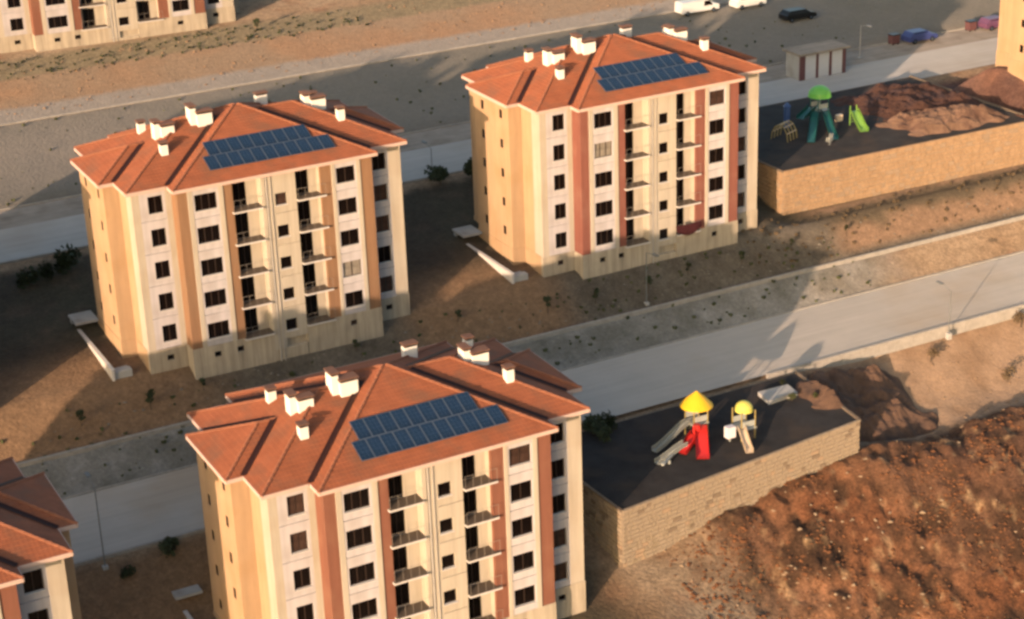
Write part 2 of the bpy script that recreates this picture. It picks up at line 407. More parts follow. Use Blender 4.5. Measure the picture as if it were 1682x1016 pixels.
        smb = MB(); smb.box(s0, s1, -.36, -.01, -.13, 0, 'slab'); smb.box(a+.01, b-.01, -.01, RD, -.15, 0, 'slab'); smb.box(s0+.03, s1-.03, -.33, -.02, 0, .02, 'floor'); smb.box(a+.02, b-.02, -.02, RD-.01, 0, .02, 'floor'); sm = smb.mesh('balcony_slab')
        rmb = MB(); rmb.box(s0+.03, s1-.03, -.335, -.315, .97, .99, 'rail')
        nb = 4
        for q in range(nb+1):
            x = s0+.05+(s1-s0-.1)*q/nb; rmb.box(x-.008, x+.008, -.333, -.317, .02, .97, 'rail')
        rm = rmb.mesh('railing')
        for k in range(5):
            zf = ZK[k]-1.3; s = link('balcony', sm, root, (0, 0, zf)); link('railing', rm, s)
            add_window(root, 'door', ((d0+d1)/2, RD+.14, zf+1.1))
    # plinth
    mb = MB(); p = .05
    def pb(T, s0, s1): mb.box(s0, s1, -p, D, -4, ZP, 'plinth', T)
    for T, s0, s1, ops in ((FR(1.5), -11.8-p, -8.5-p, [-10.0]), (FR(0), -8.5-p, -1.4, [-6.4, -4.4]), (FR(0), 1.62, 8.5+p, [5.9]), (FR(1.5), 8.5+p, 11.8+p, [9.9])):
        x = s0; ztop = ZP
        for o in ops:
            mb.box(x, o-.31, -p, D, -4, ztop, 'plinth', T); mb.box(o-.31, o+.31, -p, D, -4, 1.0, 'plinth', T); mb.box(o-.31, o+.31, -p, D, 1.5, ztop, 'plinth', T)
            x = o+.31
        mb.box(x, s1, -p, D, -4, ztop, 'plinth', T)
    mb.box(-1.4, 1.55, -.02, D, -4, .4, 'plinth'); mb.box(-8.5-p, -8.5+D, D, 1.5-p, -4, ZP, 'plinth'); mb.box(8.5-D, 8.5+p, D, 1.5-p, -4, ZP, 'plinth')
    mb.box(-3.85, -1.4, .34, 1.7, ZP-.3, ZP-.01, 'plinth'); mb.box(1.6, 3.85, .34, 1.7, ZP-.3, ZP-.01, 'plinth')
    py = LF(-11.8)
    mb.box(-11.8-p, -11.8+D, 1.5+D, 4.9, -4, ZP, 'yellow'); mb.box(-13.1-p, -11.8-p, 4.9-p, 4.9+D, -4, ZP, 'yellow'); mb.box(-13.1-p, -13.1+D, 4.9+D, 11.8+p, -4, ZP, 'yellow')
    mb.box(-11.8-p, -11.8+D, 11.8+p, 15.2+p, -4, ZP, 'yellow'); mb.box(-8.5, 8.5, 16.7-D, 16.7+p, -4, ZP, 'plinth'); mb.box(-11.8+D, -8.5, 15.2-D, 15.2+p, -4, ZP, 'plinth')
    mb.box(8.5, 11.8-D, 15.2-D, 15.2+p, -4, ZP, 'plinth'); mb.box(11.8-D, 11.8+p, 1.5+D, 15.2+p, -4, ZP, 'plinth'); mb.box(11.8+p, 13.1+p, 4.9-p, 11.8+p, -4, ZP, 'plinth')
    mb.box(-8.5-p, -8.5, 15.2+p, 16.7+p, -4, ZP, 'plinth'); mb.box(8.5, 8.5+p, 15.2+p, 16.7+p, -4, ZP, 'plinth'); mb.box(-13.1, -11.8-p, 11.8-D, 11.8+p, -4, ZP, 'plinth')
    mb.build('plinth', root)
    for x, y in ((-10.0, 1.5), (-6.4, 0), (-4.4, 0), (5.9, 0), (9.9, 1.5)): add_window(root, 'K', (x, y+.12, 1.25))
    # drainpipe
    mb = MB(); mb.tube((-.96, -.06, -1), (-.96, -.06, ZE-.2), .07, .07, 'pipe', 8); mb.build('drainpipe', root)
    mb = MB(); mb.tube((-.62, -.12, -1), (-.62, -.12, ZE-.2), .035, .035, 'pipe', 6); mb.build('drainpipe', root)
    make_roof(root)
    chimney(root, -7.7, 10.7, [(-.3, .3, -.3, .3, .75)])
    chimney(root, -7.7, 4.9, [(-.3, .3, -.3, .3, .75)])
    chimney(root, -6.7, 7.5, [(-.85, -.35, -.1, .8, 1.0), (-.35, .75, -.45, .2, .75)])
    chimney(root, -3.4, 7.7, [(-.95, -.45, -.2, .9, 1.35), (-.45, .85, -.5, .35, .85)])
    chimney(root, 7.0, 8.2, [(-.95, -.45, -.2, .8, 1.1), (-.45, .85, -.5, .3, .75)])
    chimney(root, 8.1, 5.2, [(-.3, .3, -.3, .3, .85)])
    chimney(root, 8.6, 12.6, [(-.3, .3, -.3, .3, .75)])
    chimney(root, 3.4, 11.6, [(-.5, .5, -.3, .3, .8)])
    return root

# ---------------------------------------------------------------- terrain height
def vnoise(x, y, s, seed=0):
    x = np.asarray(x, float)/s; y = np.asarray(y, float)/s
    xi = np.floor(x); yi = np.floor(y); fx = x-xi; fy = y-yi
    fx = fx*fx*(3-2*fx); fy = fy*fy*(3-2*fy)
    def h(a, b):
        v = np.sin(a*127.1+b*311.7+seed*74.7)*43758.5453; return v-np.floor(v)
    return (h(xi, yi)*(1-fx)+h(xi+1, yi)*fx)*(1-fy)+(h(xi, yi+1)*(1-fx)+h(xi+1, yi+1)*fx)*fy
def fbm(x, y, s, seed=0, o=4):
    r = 0; a = 1; t = 0
    for i in range(o): r = r+a*vnoise(x, y, s/2**i, seed+i*3); t += a; a *= .55
    return r/t-.5
def sstep(a, b, v): t = np.clip((np.asarray(v, float)-a)/(b-a), 0, 1); return t*t*(3-2*t)
PY = [-600, -60, -20, -8, 2, 8, 13, 17.6, 18.6, 28.6, 29.0, 32.2, 33.0, 36.2, 37.6, 45, 53, 60, 61.5, 76, 77.5, 98, 104, 113, 119, 135, 200, 500, 1500]
PZ = [-70, -16, -5, -2, -.4, .6, 2.2, 4.7, 4.95, 5.0, 5.05, 6.7, 6.9, 9.2, 9.8, 10.6, 11.4, 12.8, 13., 13., 13.4, 15., 15.2, 16., 16.6, 17.5, 22, 50, 120]
PR = [-90, -30, -11, -6.2, -.4, 1.0, 2.3, 4.4, 4.8, 5.0, 5.05, 6.7, 6.9, 9.2, 9.8, 10.6, 11.4, 12.8, 13., 13., 13.4, 15., 15.2, 16., 16.6, 17.5, 22, 50, 120]
def th(x, y):
    x = np.asarray(x, float); y = np.asarray(y, float)
    a = np.interp(y, PY, PZ); b = np.interp(y, PY, PR)
    w = sstep(14, 26, x); z = a*(1-w)+b*w
    z = z + sstep(-20, -27, x)*sstep(17, 10, y)*sstep(-30, -10, y)*1.6
    # B5 terrace and debris shoulder
    z = z + sstep(88.5, 94, x)*sstep(35, 41, y)*sstep(58, 52, y)*4.6
    z = z - sstep(54, 58, x)*sstep(36.3, 39, y)*sstep(46, 43, y)*.7
    # right embankment falls away below the road
    z = z - sstep(42, 50, x)*sstep(20.5, 17, y)*sstep(0, 9, y)*1.0
    z = z + .5*sstep(44, 56, x)*sstep(12, 7, y)*sstep(-8, 2, y)
    road = ((y > 18.0) & (y < 29.2)) | ((y > 61) & (y < 76.3))
    rough = np.where(road, 0, 1.0)
    mound = sstep(20, 30, x)*sstep(9.5, 6.5, y - .03*(x-30)) 
    mound2 = sstep(70, 76, x)*sstep(40.5, 43, y)*sstep(60.5, 57, y)
    z = z + rough*.10*fbm(x, y, 3.0, 1) + mound*(1.8*fbm(x+y*.5, y, 8.0, 5, 3) + 1.1*(.5-np.abs(fbm(x-y*.6, y*.6, 3.4, 9, 4))*3)*.6 + .75*fbm(x, y, 1.25, 12, 4) + .45*np.clip(fbm(x, y, .9, 14, 2)-.08, 0, 1)*2) + mound*.9*sstep(1.5, 5.5, y)
    z = z + mound2*(1.5*fbm(x, y, 5.0, 21, 4)+.3)
    z = z + sstep(44, 48, x)*sstep(20, 17, y)*(1-mound)*.5*fbm(x, y, 5, 31)
    z = z - np.where(((y > 18.8) & (y < 28.4)) | ((y > 61.8) & (y < 75.8)), .18, 0)
    return z

def soilcolour(x, y):
    n1 = fbm(x, y, 7, 41)*2; n2 = fbm(x, y, 2.2, 55)*2; n3 = fbm(x, y, 18, 66)*2; n4 = fbm(x, y, .9, 80, 3)*2
    def C(*c): return np.array(c)[None, :]
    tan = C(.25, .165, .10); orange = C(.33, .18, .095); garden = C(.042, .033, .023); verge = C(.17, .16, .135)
    red = C(.19, .08, .04); pale = C(.33, .245, .165); deep = C(.060, .032, .018); olive = C(.05, .046, .028); grey = C(.30, .285, .26)
    def mx(a, b, t): t = np.clip(t, 0, 1)[:, None]; return a*(1-t)+b*t
    base = mx(tan+0*x[:, None], pale, .35+n1*.8)
    base = mx(base, red, (n2-.15)*1.2)
    # gardens around the blocks
    g = mx(garden+0*x[:, None], olive, .4+n1*1.2); g = mx(g, C(.10, .072, .048), np.clip(n2*1.3-.1, 0, .6)); g = mx(g, mx(C(.088, .076, .060)+0*x[:, None], C(.13, .115, .092), .4+n2*1.3), sstep(40, 37, y)*sstep(30, 32, y)); g = mx(g, C(.24, .145, .08), sstep(16, 8, abs(x+16))*sstep(46, 40, y)*.85); g = mx(g, C(.24, .145, .08), sstep(10, 5, abs(x-22))*sstep(46, 40, y)*.85)  # ochre bands in the gaps between blocks carry sunlight in the soil colour
    yw = y+n4*.6
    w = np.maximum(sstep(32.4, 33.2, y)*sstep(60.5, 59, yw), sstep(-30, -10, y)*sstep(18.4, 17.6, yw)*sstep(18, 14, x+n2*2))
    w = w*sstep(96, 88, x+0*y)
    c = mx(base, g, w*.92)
    # sunlit triangles beside the blocks are painted into the garden soil as lighter ochre
    v = sstep(28.3, 28.9, y)*sstep(33.0, 32.4, y)*sstep(70, 54, x+n1*8)
    vv = mx(verge+0*x[:, None], grey, .4+n2); c = mx(c, vv, v)
    v2 = sstep(75.5, 76.5, y)*sstep(98.4, 97.8, y); v2c = mx(C(.185, .172, .150)+0*x[:, None], C(.145, .138, .115), .4+n1*.7); v2c = mx(v2c, C(.21, .19, .165), n3*1.0+.3)
    c = mx(c, v2c, v2*.95)
    pv = sstep(98.4, 98.8, y)*sstep(104.8, 103.6, yw); c = mx(c, C(.28, .245, .21), pv)
    o = sstep(102.8, 104.4, yw)*sstep(114.4, 113.2, yw); c = mx(c, mx(C(.27, .19, .125)+0*x[:, None], C(.30, .185, .11), .35+n1*1.5), o)
    dk = sstep(112.6, 113.6, yw)*sstep(121, 118, yw); c = mx(c, C(.20, .16, .10), dk)
    # excavated mound in front on the right
    m = sstep(20, 27, x+n2*2)*sstep(9.6, 7.4, y-.03*(x-30)+n4*1.2)
    mc = mx(C(.155, .064, .030)+0*x[:, None], C(.30, .150, .078), .5+n1*1.3); mc = mx(mc, C(.115, .068, .045), (n3+.05)*1.4); mc = mx(mc, C(.085, .045, .028), (n3+.12)*1.6); mc = mx(mc, deep, (n2+.05)*2.2); mc = mx(mc, deep, (n4-.12)*2.2); mc = mx(mc, C(.40, .26, .14), (-n4-.34)*2.2+n3*.2)
    mc = mx(mc, deep, sstep(4.0, 8.2, y)*.55*(1+n2))
    c = mx(c, mc, m)
    # tan flat beyond it, sparse darker tracks
    t = sstep(42, 47, x)*sstep(8, 10, y)*sstep(19.5, 17.5, y)
    c = mx(c, mx(C(.33, .225, .15)+0*x[:, None], C(.25, .165, .105), .3+n2*1.2), t*.9)
    # debris field beside the far playground
    d = sstep(72, 78, x+n2*3)*sstep(40.8, 42, y)*sstep(60.5, 59, y)
    dc = mx(C(.10, .052, .04)+0*x[:, None], C(.22, .11, .07), .2+n2*1.3); dc = mx(dc, C(.07, .05, .05), n1*1.4-.05)
    c = mx(c, dc, d)
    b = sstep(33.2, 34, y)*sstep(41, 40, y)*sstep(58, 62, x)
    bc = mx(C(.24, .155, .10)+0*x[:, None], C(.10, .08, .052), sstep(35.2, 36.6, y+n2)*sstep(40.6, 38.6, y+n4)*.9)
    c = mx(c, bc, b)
    c = mx(c, C(.30, .24, .17), np.clip(.35+n1, 0, 1)*sstep(30, 16, x)*sstep(14, 20, x)*sstep(9, 4, y)*.9)
    a = np.full(len(x), .75)
    a = a*(1-.65*v2); a = a*(1-.6*pv); a = a*(1-.35*v); a = a*(1-.45*o); a = a*(1-.55*t*(1-m)); a = a*(1-.2*w); a = np.clip(a+.25*m, 0, 1)
    return np.concatenate([np.clip(c, .01, .8), a[:, None]], 1)

def terrain():
    xs = np.concatenate([np.linspace(-1500, -60, 14)[:-1], np.arange(-60, 12, .55), np.arange(12, 62, .34), np.arange(62, 135, .6), np.linspace(136, 1500, 14)])
    ys = np.concatenate([np.linspace(-1000, -40, 12)[:-1], np.arange(-40, -18, 1.0), np.arange(-18, 12, .34), np.arange(12, 40, .4), np.arange(40, 150, .65), np.linspace(151, 1500, 14)])
    X, Y = np.meshgrid(xs, ys); x = X.ravel(); y = Y.ravel(); z = th(x, y)
    nx, ny = len(xs), len(ys)
    me = bpy.data.meshes.new('ground')
    i = np.arange((nx-1)*(ny-1)); r = i//(nx-1); c = i % (nx-1); a = r*nx+c
    q = np.stack([a, a+1, a+nx+1, a+nx], 1)
    me.vertices.add(len(x)); me.vertices.foreach_set('co', np.stack([x, y, z], 1).ravel())
    me.loops.add(q.size); me.loops.foreach_set('vertex_index', q.ravel())
    me.polygons.add(len(q)); me.polygons.foreach_set('loop_start', np.arange(0, q.size, 4)); me.polygons.foreach_set('loop_total', np.full(len(q), 4))
    me.update(calc_edges=True); me.polygons.foreach_set('use_smooth', np.ones(len(q), bool))
    ca = me.color_attributes.new('soil', 'FLOAT_COLOR', 'POINT')
    cc = soilcolour(x, y); ca.data.foreach_set('color', cc.ravel())
    m = mat('bare_soil', (.3, .2, .1), .95, bump=1.0, bscale=3.2); MT['soil'] = m
    nt = m.node_tree; n = nt.nodes; l = nt.links; b = n['Principled BSDF']
    at = n.new('ShaderNodeAttribute'); at.attribute_name = 'soil'
    tc = [k for k in n if k.type == 'TEX_COORD'][0]
    n1 = n.new('ShaderNodeTexNoise'); n1.inputs['Scale'].default_value = 1.1; n1.inputs['Detail'].default_value = 9; n1.inputs['Roughness'].default_value = .75
    l.new(tc.outputs['Object'], n1.inputs['Vector'])
    rp = n.new('ShaderNodeMapRange'); rp.inputs[1].default_value = .3; rp.inputs[2].default_value = .7; rp.inputs[3].default_value = .55; rp.inputs[4].default_value = 1.45
    l.new(n1.outputs['Fac'], rp.inputs[0])
    n6 = n.new('ShaderNodeTexNoise'); n6.inputs['Scale'].default_value = 3.6; n6.inputs['Detail'].default_value = 8; n6.inputs['Roughness'].default_value = .8
    l.new(tc.outputs['Object'], n6.inputs['Vector'])
    r6 = n.new('ShaderNodeMapRange'); r6.inputs[1].default_value = .36; r6.inputs[2].default_value = .64; r6.inputs[3].default_value = .55; r6.inputs[4].default_value = 1.45
    l.new(n6.outputs['Fac'], r6.inputs[0])
    mm = n.new('ShaderNodeMath'); mm.operation = 'MULTIPLY'; l.new(rp.outputs[0], mm.inputs[0]); l.new(r6.outputs[0], mm.inputs[1])
    vm = n.new('ShaderNodeVectorMath'); vm.operation = 'SCALE'; l.new(at.outputs['Color'], vm.inputs[0]); m9 = n.new('ShaderNodeMix'); m9.data_type = 'FLOAT'; m9.inputs[2].default_value = 1.0; l.new(at.outputs['Alpha'], m9.inputs[0]); l.new(mm.outputs[0], m9.inputs[3]); l.new(m9.outputs[0], vm.inputs['Scale'])
    l.new(vm.outputs[0], b.inputs['Base Color'])
    me.materials.append(m)
    link('ground', me, kind='structure')
terrain()

def H(x, y): return float(th(x, y))
def strip(name, x0, x1, y0, y1, z, m, nx=60, lift=0):
    mb = MB()
    xs = np.linspace(x0, x1, nx)
    for a, b in zip(xs[:-1], xs[1:]): mb.quad((a, y0, z), (b, y0, z), (b, y1, z), (a, y1, z), m)
    return mb.build(name, kind='structure')
MT['road'] = mat('worn_grey_road', (.475, .435, .385), .9, .08, .3, bump=.4, bscale=18, dirt=(.43, .36, .285), dscale=.10, streak=.09, sdir=(.05, 1.3, 1))
MT['road2'] = mat('blue_grey_road', (.43, .41, .385), .9, .08, .3, bump=.4, bscale=18, dirt=(.38, .34, .30), dscale=.12, streak=.09, sdir=(.05, 1.3, 1))
MT['path'] = mat('paved_verge', (.30, .26, .22), .9, .2, .6, bump=.4, bscale=8, dirt=(.22, .185, .15), streak=.2, sdir=(.06, 1.3, 1))
strip('road', -300, 300, 18.6, 28.7, 5.03, 'road')
strip('road', -300, 300, 61.5, 70.5, 13.04, 'road2')
strip('road', -300, 300, 70.5, 76.0, 13.03, 'path')
def kerb(name, x0, x1, y, z0, z1, w=.3, label='', m='kerb', seg=2.0):
    mb = MB(); n = int((x1-x0)/seg)
    for i in range(n):
        a = x0+(x1-x0)*i/n; b = x0+(x1-x0)*(i+1)/n-.03
        mb.box(a, b, y, y+w, z0, z1, m)
    return mb.build(name, kind='structure')
kerb('kerb', -120, 160, 32.4, 5.5, 7.12, .28)
kerb('kerb', -120, 160, 28.7, 4.5, 5.14, .18)
kerb('kerb', 40, 160, 18.3, 4.0, 5.16, .3)
kerb('kerb', -120, 17, 18.3, 4.0, 5.14, .25)
kerb('kerb', -120, 160, 98.2, 14, 15.16, .35)
kerb('kerb', -120, 160, 76.0, 12.5, 13.16, .2)
kerb('kerb', -120, 57, 61.2, 12.3, 13.15, .25)

# ---------------------------------------------------------------- buildings
G_B = 'five-storey apartment buildings with tiled hip roofs'
proto = make_building()
def place(x, y, z, rz, label, accent=None, scale=None, root=None):
    b = root or copy_tree(proto)
    b.location = (x, y, z); b.rotation_euler.z = rz; b['label'] = label; b['group'] = G_B
    if scale: b.scale = (scale, 1, 1)
    if accent:
        for c in kids(b):
            for s in c.material_slots:
                if s.material == MT['terra']: s.link = 'OBJECT'; s.material = MT[accent]
    if root is None:
        for w in kids(b):
            if w.name.startswith('window'):
                r = random.random()
                for p in kids(w):
                    p.material_slots[0].material = MT['curtain'] if r < .05 else MT['halfcurtain'] if r < .15 else MT['glass']
    return b
place(3.29, 35.94, 9.6, -.002, 'apartment block with tan ochre facade strips, behind the middle road', 'ochre')
place(40.945, 36.852, 9.67, .0025, 'apartment block with salmon facade strips, between the middle road and the green playground', 'rust')
place(-37.6, -2.3, 1.0, 0, 'apartment block cut off by the lower left corner, only a roof corner showing')
place(15.81, 120.42, 16.6, -.05, 'apartment block at the top left edge, only its lowest storeys and sunlit basement showing', 'terra', 1.25)
place(107.2, 37.9, 15.6, 0, 'pale apartment block wall at the right edge above the soil heaps')
place(-34.4, 35.1, 9.6, 0, 'apartment block standing left of the tan ochre one beyond the edge of the view')
place(0, 0, 0, -.0013, 'nearest apartment block with terracotta strips, standing beside the black playground terrace', root=proto)

# solar arrays on the front slopes
def solar(B, rz, label):
    r = thing('solar_array', label, 'solar panels', B, rz, 'rooftop solar arrays')
    c = 1/math.sqrt(1+SL*SL); s = SL*c
    pm = MB(); w, h = .98, 1.79
    def T(a, b, t): return (a, b*c-t*s, b*s+t*c)
    pm.box(-w/2, w/2, 0, h, 0, .035, 'panelframe', T)
    for i in range(3):
        for j in range(5):
            pm.box(-w/2+.04+i*(w-.08)/3+.008, -w/2+.04+(i+1)*(w-.08)/3-.008, .04+j*(h-.08)/5+.008, .04+(j+1)*(h-.08)/5-.008, .035, .041, 'panel', T)
    me = pm.mesh('panel')
    for row, (x0, n, y) in enumerate(((-5.2, 11, 0.98), (-4.6, 9, 2.65))):
        z = ZE+SL*(y+.4)+.12
        for i in range(n): link('panel', me, r, (x0+.5+i*1.0, y, z))
        fr = MB()
        for b in (.25, 1.4): fr.box(x0, x0+n, b, b+.06, -.07, -.005, 'panelframe', T)
        for i in range(0, n+1, 2):
            for b in (.27, 1.42):
                q = T(x0+min(max(i, .1), n-.1), b, 0); 
                zr = roofh(q[0], y+q[1])-z-.05
                fr.tube((q[0], q[1], q[2]-.02), (q[0], q[1], min(zr, q[2]-.1)), .03, .03, 'panelframe', 5)
        fr.build('mounting_rail', r, (0, y, z))
solar((0, 0, 0), 0, 'blue solar panels in two rows on the nearest roof')
solar((3.29, 35.94, 9.6), 0, 'blue solar panels in two rows on the roof of the block with tan ochre strips')
solar((40.945, 36.852, 9.67), 0, 'blue solar panels in two rows on the roof of the block with salmon strips')

# stairwell down to the basement beside each block
def ramp(x, y, z, label):
    r = thing('basement_stair', label, 'stairwell', (x, y, z), 0, 'sunken basement stairs beside the blocks')
    mb = MB(); mb.box(-1.85, -1.62, 0, 11, -3, .9, 'slab'); mb.box(-1.89, -1.58, -.03, 11.03, .9, .96, 'slab'); mb.build('parapet', r)
    mb = MB()
    for i in range(12): mb.box(-1.55, -.1, .2+i*.75, .95+i*.75, -3, .55-i*.22, 'concrete')
    mb.build('steps', r)
    mb = MB(); mb.box(-2.1, -.1, 9.2, 11.6, 1.6, 1.8, 'concrete'); mb.box(-2.0, -1.85, 11.05, 11.5, -3, 1.6, 'concrete'); mb.box(-1.9, -.1, 11.2, 11.45, -3, 1.6, 'concrete'); mb.build('canopy', r)
ramp(-9.9, 37.6, 9.9, 'white-walled stairwell running along the left side of the block with tan ochre strips')
ramp(27.75, 38.4, 9.9, 'white-walled stairwell running along the left side of the block with salmon strips')
ramp(-13.2, 4.2, 1.2, 'pale stairwell half hidden low at the left side of the nearest block')

# dark red rug on a balcony
mb = MB()
for i in range(10):
    t0, t1 = i/10, (i+1)/10
    f = lambda t: (1.35+2.8*t, -.42, .98-.10*math.sin(math.pi*t))
    g = lambda t: (1.35+2.8*t, -.46-.03*math.sin(t*19), .98-.55-.62*math.sin(math.pi*t))
    a, b, c, d = g(t0), g(t1), f(t1), f(t0)
    mb.quad(a, b, c, d, 'maroon'); back = lambda p: (p[0], p[1]+.06, p[2])
    mb.quad(back(b), back(a), back(d), back(c), 'maroon'); mb.quad(d, c, back(c), back(d), 'maroon'); mb.quad(b, a, back(a), back(b), 'maroon')
mb.build('rug', loc=(40.945, 36.852, 9.67+2.1), label='dark red cloth draped over the lowest right balcony of the block with salmon strips', cat='rug')

# ---------------------------------------------------------------- retaining walls and playground terraces
MT['stone_back'] = mat('mortar_bed', (.25, .20, .145), .95, .2, 2)
MT['stones'] = mat('honey_stone', (.29, .232, .168), .9, .28, 1.8, bump=.5, bscale=5, dirt=(.24, .19, .125), dscale=1.6)
MT['stones_o'] = mat('ochre_stone', (.34, .228, .135), .9, .26, 1.4, bump=.5, bscale=5, dirt=(.29, .19, .11), dscale=1.6)
MT['stones_m'] = mat('tan_stone_pieces', (.31, .225, .15), .9, .2, .9, bump=.5, bscale=5)
MT['stones_d'] = mat('dark_stone', (.185, .14, .10), .9, .25, .9, bump=.5, bscale=5)
def terrace(name, label, corners, ztop, fill, stone, row, wl_, wr, edge, individual, low):
    """corners: 4 plan points anticlockwise from front left; walls of stones on front and left"""
    r = thing(name, label, 'retaining wall', (corners[0][0], corners[0][1], 0))
    ox, oy = corners[0]
    P = [(a-ox, b-oy) for a, b in corners]
    mb = MB(); mb.extrude(P, low, ztop-.12, 'stone_back'); mb.build('core', r)
    ins = MB(); cx = sum(p[0] for p in P)/4; cy = sum(p[1] for p in P)/4
    Q = [(p[0]+(cx-p[0])*.02, p[1]+(cy-p[1])*.03) for p in P]
    ins.extrude(Q, ztop-.15, ztop-.06, fill); ins.build('play_surface', r, label='black rubber floor' if fill == 'rubber' else None)
    variants = {}
    def smesh(w, h, k, m):
        key = (round(w, 1), k, m, round(h, 2))
        if key not in variants:
            rr = random.Random(hash((key[0], k, len(m)))); b = MB(); g = .025
            pts = [(-w/2+g, -h/2+g), (w/2-g, -h/2+g), (w/2-g, h/2-g), (-w/2+g, h/2-g)]
            pts = [(px+rr.uniform(-.03, .03), pz+rr.uniform(-.03, .03)) for px, pz in pts]
            fr = [(px*.90+rr.uniform(-.02, .02), -.05-rr.uniform(0, .05), pz*.86+rr.uniform(-.02, .02)) for px, pz in pts]; bk = [(px, 0.0, pz) for px, pz in pts]
            b.poly(fr, m)
            for i in range(4): j = (i+1) % 4; b.quad(bk[i], bk[j], fr[j], fr[i], m)
            variants[key] = b.mesh('stone')
        return variants[key]
    count = [0]; rest = MB()
    for (i, j, indiv) in ((0, 1, individual), (3, 0, False)):
        a = Vector(P[i]); b = Vector(P[j]); d = b-a; L = d.length; d.normalize(); ang = math.atan2(d.y, d.x)
        rows = int((ztop-.12-low)/row)
        pieces = []
        for q in range(rows):
            z = ztop-.12-row*(q+.5); s = 0
            while s < L-.05:
                w = min(random.choice((wl_, (wl_+wr)/2, wr)), L-s)
                if L-s-w < .25: w = L-s
                m = random.choice((stone,)*12+('stones_d' if stone == 'stones' else 'stones_m', 'stones_m'))
                c = a+d*(s+w/2)
                wx, wy = c.x+ox, c.y+oy
                if z > H(wx, wy-.3)-row*.7: pieces.append((z, c, w, m, random.randrange(3)))
                s += w
        for (z, c, w, m, k) in pieces:
            if indiv and count[0] < 300:
                link('stone', smesh(w, row, k, m), r, (c.x, c.y, z), ang); count[0] += 1
            else:
                me = smesh(w, row, k, m); ca, sa = math.cos(ang), math.sin(ang); k0 = len(rest.v)
                for v in me.vertices: rest.v.append((c.x+v.co.x*ca-v.co.y*sa, c.y+v.co.x*sa+v.co.y*ca, z+v.co.z))
                mi = rest.mi(m)
                for p in me.polygons: rest.f.append(tuple(k0+t for t in p.vertices)); rest.m.append(mi)
    rest.build('stonework', r, kind='stuff')
    cop = MB()
    for (i, j) in ((0, 1), (1, 2), (3, 0)):
        a = Vector(P[i]); b = Vector(P[j]); d = b-a; L = d.length; n = max(1, int(L/1.6)); d.normalize(); nn = Vector((d.y, -d.x))
        for q in range(n):
            p0 = a+d*(L*q/n+.01); p1 = a+d*(L*(q+1)/n-.01)
            pts = [p0+nn*.13, p1+nn*.13, p1-nn*.12, p0-nn*.12]
            cop.extrude([(t.x, t.y) for t in pts], ztop-.12, ztop+.02, edge if (i, j) == (0, 1) else 'stones_d')
    cop.build('coping', r)
    return r
terrace('retaining_wall', 'honey stone wall holding up the black playground terrace right of the nearest block', [(16.9, 4.5), (41.4, 7.4), (42.6, 17.8), (16.4, 17.8)], 5.0, 'rubber', 'stones', .37, .38, .85, 'stones', True, -1.2)
terrace('retaining_wall', 'long sunlit ochre stone wall below the green playground, right of the block with salmon strips', [(57.6, 40.8), (89.5, 40.0), (89.5, 60.6), (57.6, 60.6)], 14.0, 'rubber', 'stones_o', .42, .5, 1.0, 'stones_o', False, 8.2)
# soil over the right of the far terrace
def heap(name, label, x0, x1, y0, y1, z, amp, seed, c1, c2, n=84, cat='soil heap'):
    mb = MB(); MT[name+str(seed)] = mat('heap_soil%d' % seed, c1, .95, .45, .8, bump=.8, bscale=3, dirt=c2, dscale=.5)
    xs = np.linspace(x0, x1, n); ys = np.linspace(y0, y1, n); X, Y = np.meshgrid(xs, ys)
    u = (X-x0)/(x1-x0); v = (Y-y0)/(y1-y0); rr_ = ((2*u-1)**4+(2*v-1)**4)**.25; env = np.clip((.94-rr_+.55*fbm(X, Y, 3.2, seed+40, 3))*2.6, 0, 1)*np.clip((1-rr_)*12, 0, 1)
    base = np.where((X < 42.2) & (X > 30), 4.92, np.where((X > 60) & (X < 89.3), 13.92, th(X, Y)))
    for _ in range(3): base[:, 1:-1] = (base[:, :-2]+base[:, 1:-1]*2+base[:, 2:])/4
    Z = base-.25+env*(.3+amp*(.75+1.5*fbm(X, Y, (x1-x0)/3.2, seed, 5)))+env*(1.1*fbm(X, Y, 2.0, seed+3, 4)+.5*fbm(X, Y, .7, seed+5, 2))
    ox, oy = (x0+x1)/2, (y0+y1)/2
    mb.v = [(float(a-ox), float(b-oy), float(c-z)) for a, b, c in zip(X.ravel(), Y.ravel(), Z.ravel())]
    for r in range(n-1):
        for c in range(n-1): k = r*n+c; mb.f.append((k, k+1, k+n+1, k+n)); mb.m.append(0)
    mb.mats = [name+str(seed)]
    return mb.build(name, loc=(ox, oy, z), label=label, cat=cat)
heap('soil_heap', 'dark red-brown spoil heap beside the green playground, in front of the sunlit road', 74.5, 92, 46.5, 59.8, 13.7, .8, 3, (.075, .038, .028), (.045, .03, .032))
heap('soil_heap', 'broken pale orange rubble heap lying right behind the long ochre wall', 73.5, 89.2, 41.0, 49.5, 13.75, .8, 8, (.19, .115, .078), (.08, .042, .032))
heap('soil_heap', 'dark mound of debris at the back right corner of the black playground terrace', 38.8, 53.5, 9.0, 18.2, 4.0, 1.5, 14, (.125, .075, .052), (.065, .045, .038))
heap('soil_heap', 'reddish brown spoil heap against the right edge building', 88.6, 97, 38.5, 45, 14.2, 1.4, 19, (.10, .05, .033), (.055, .03, .022))

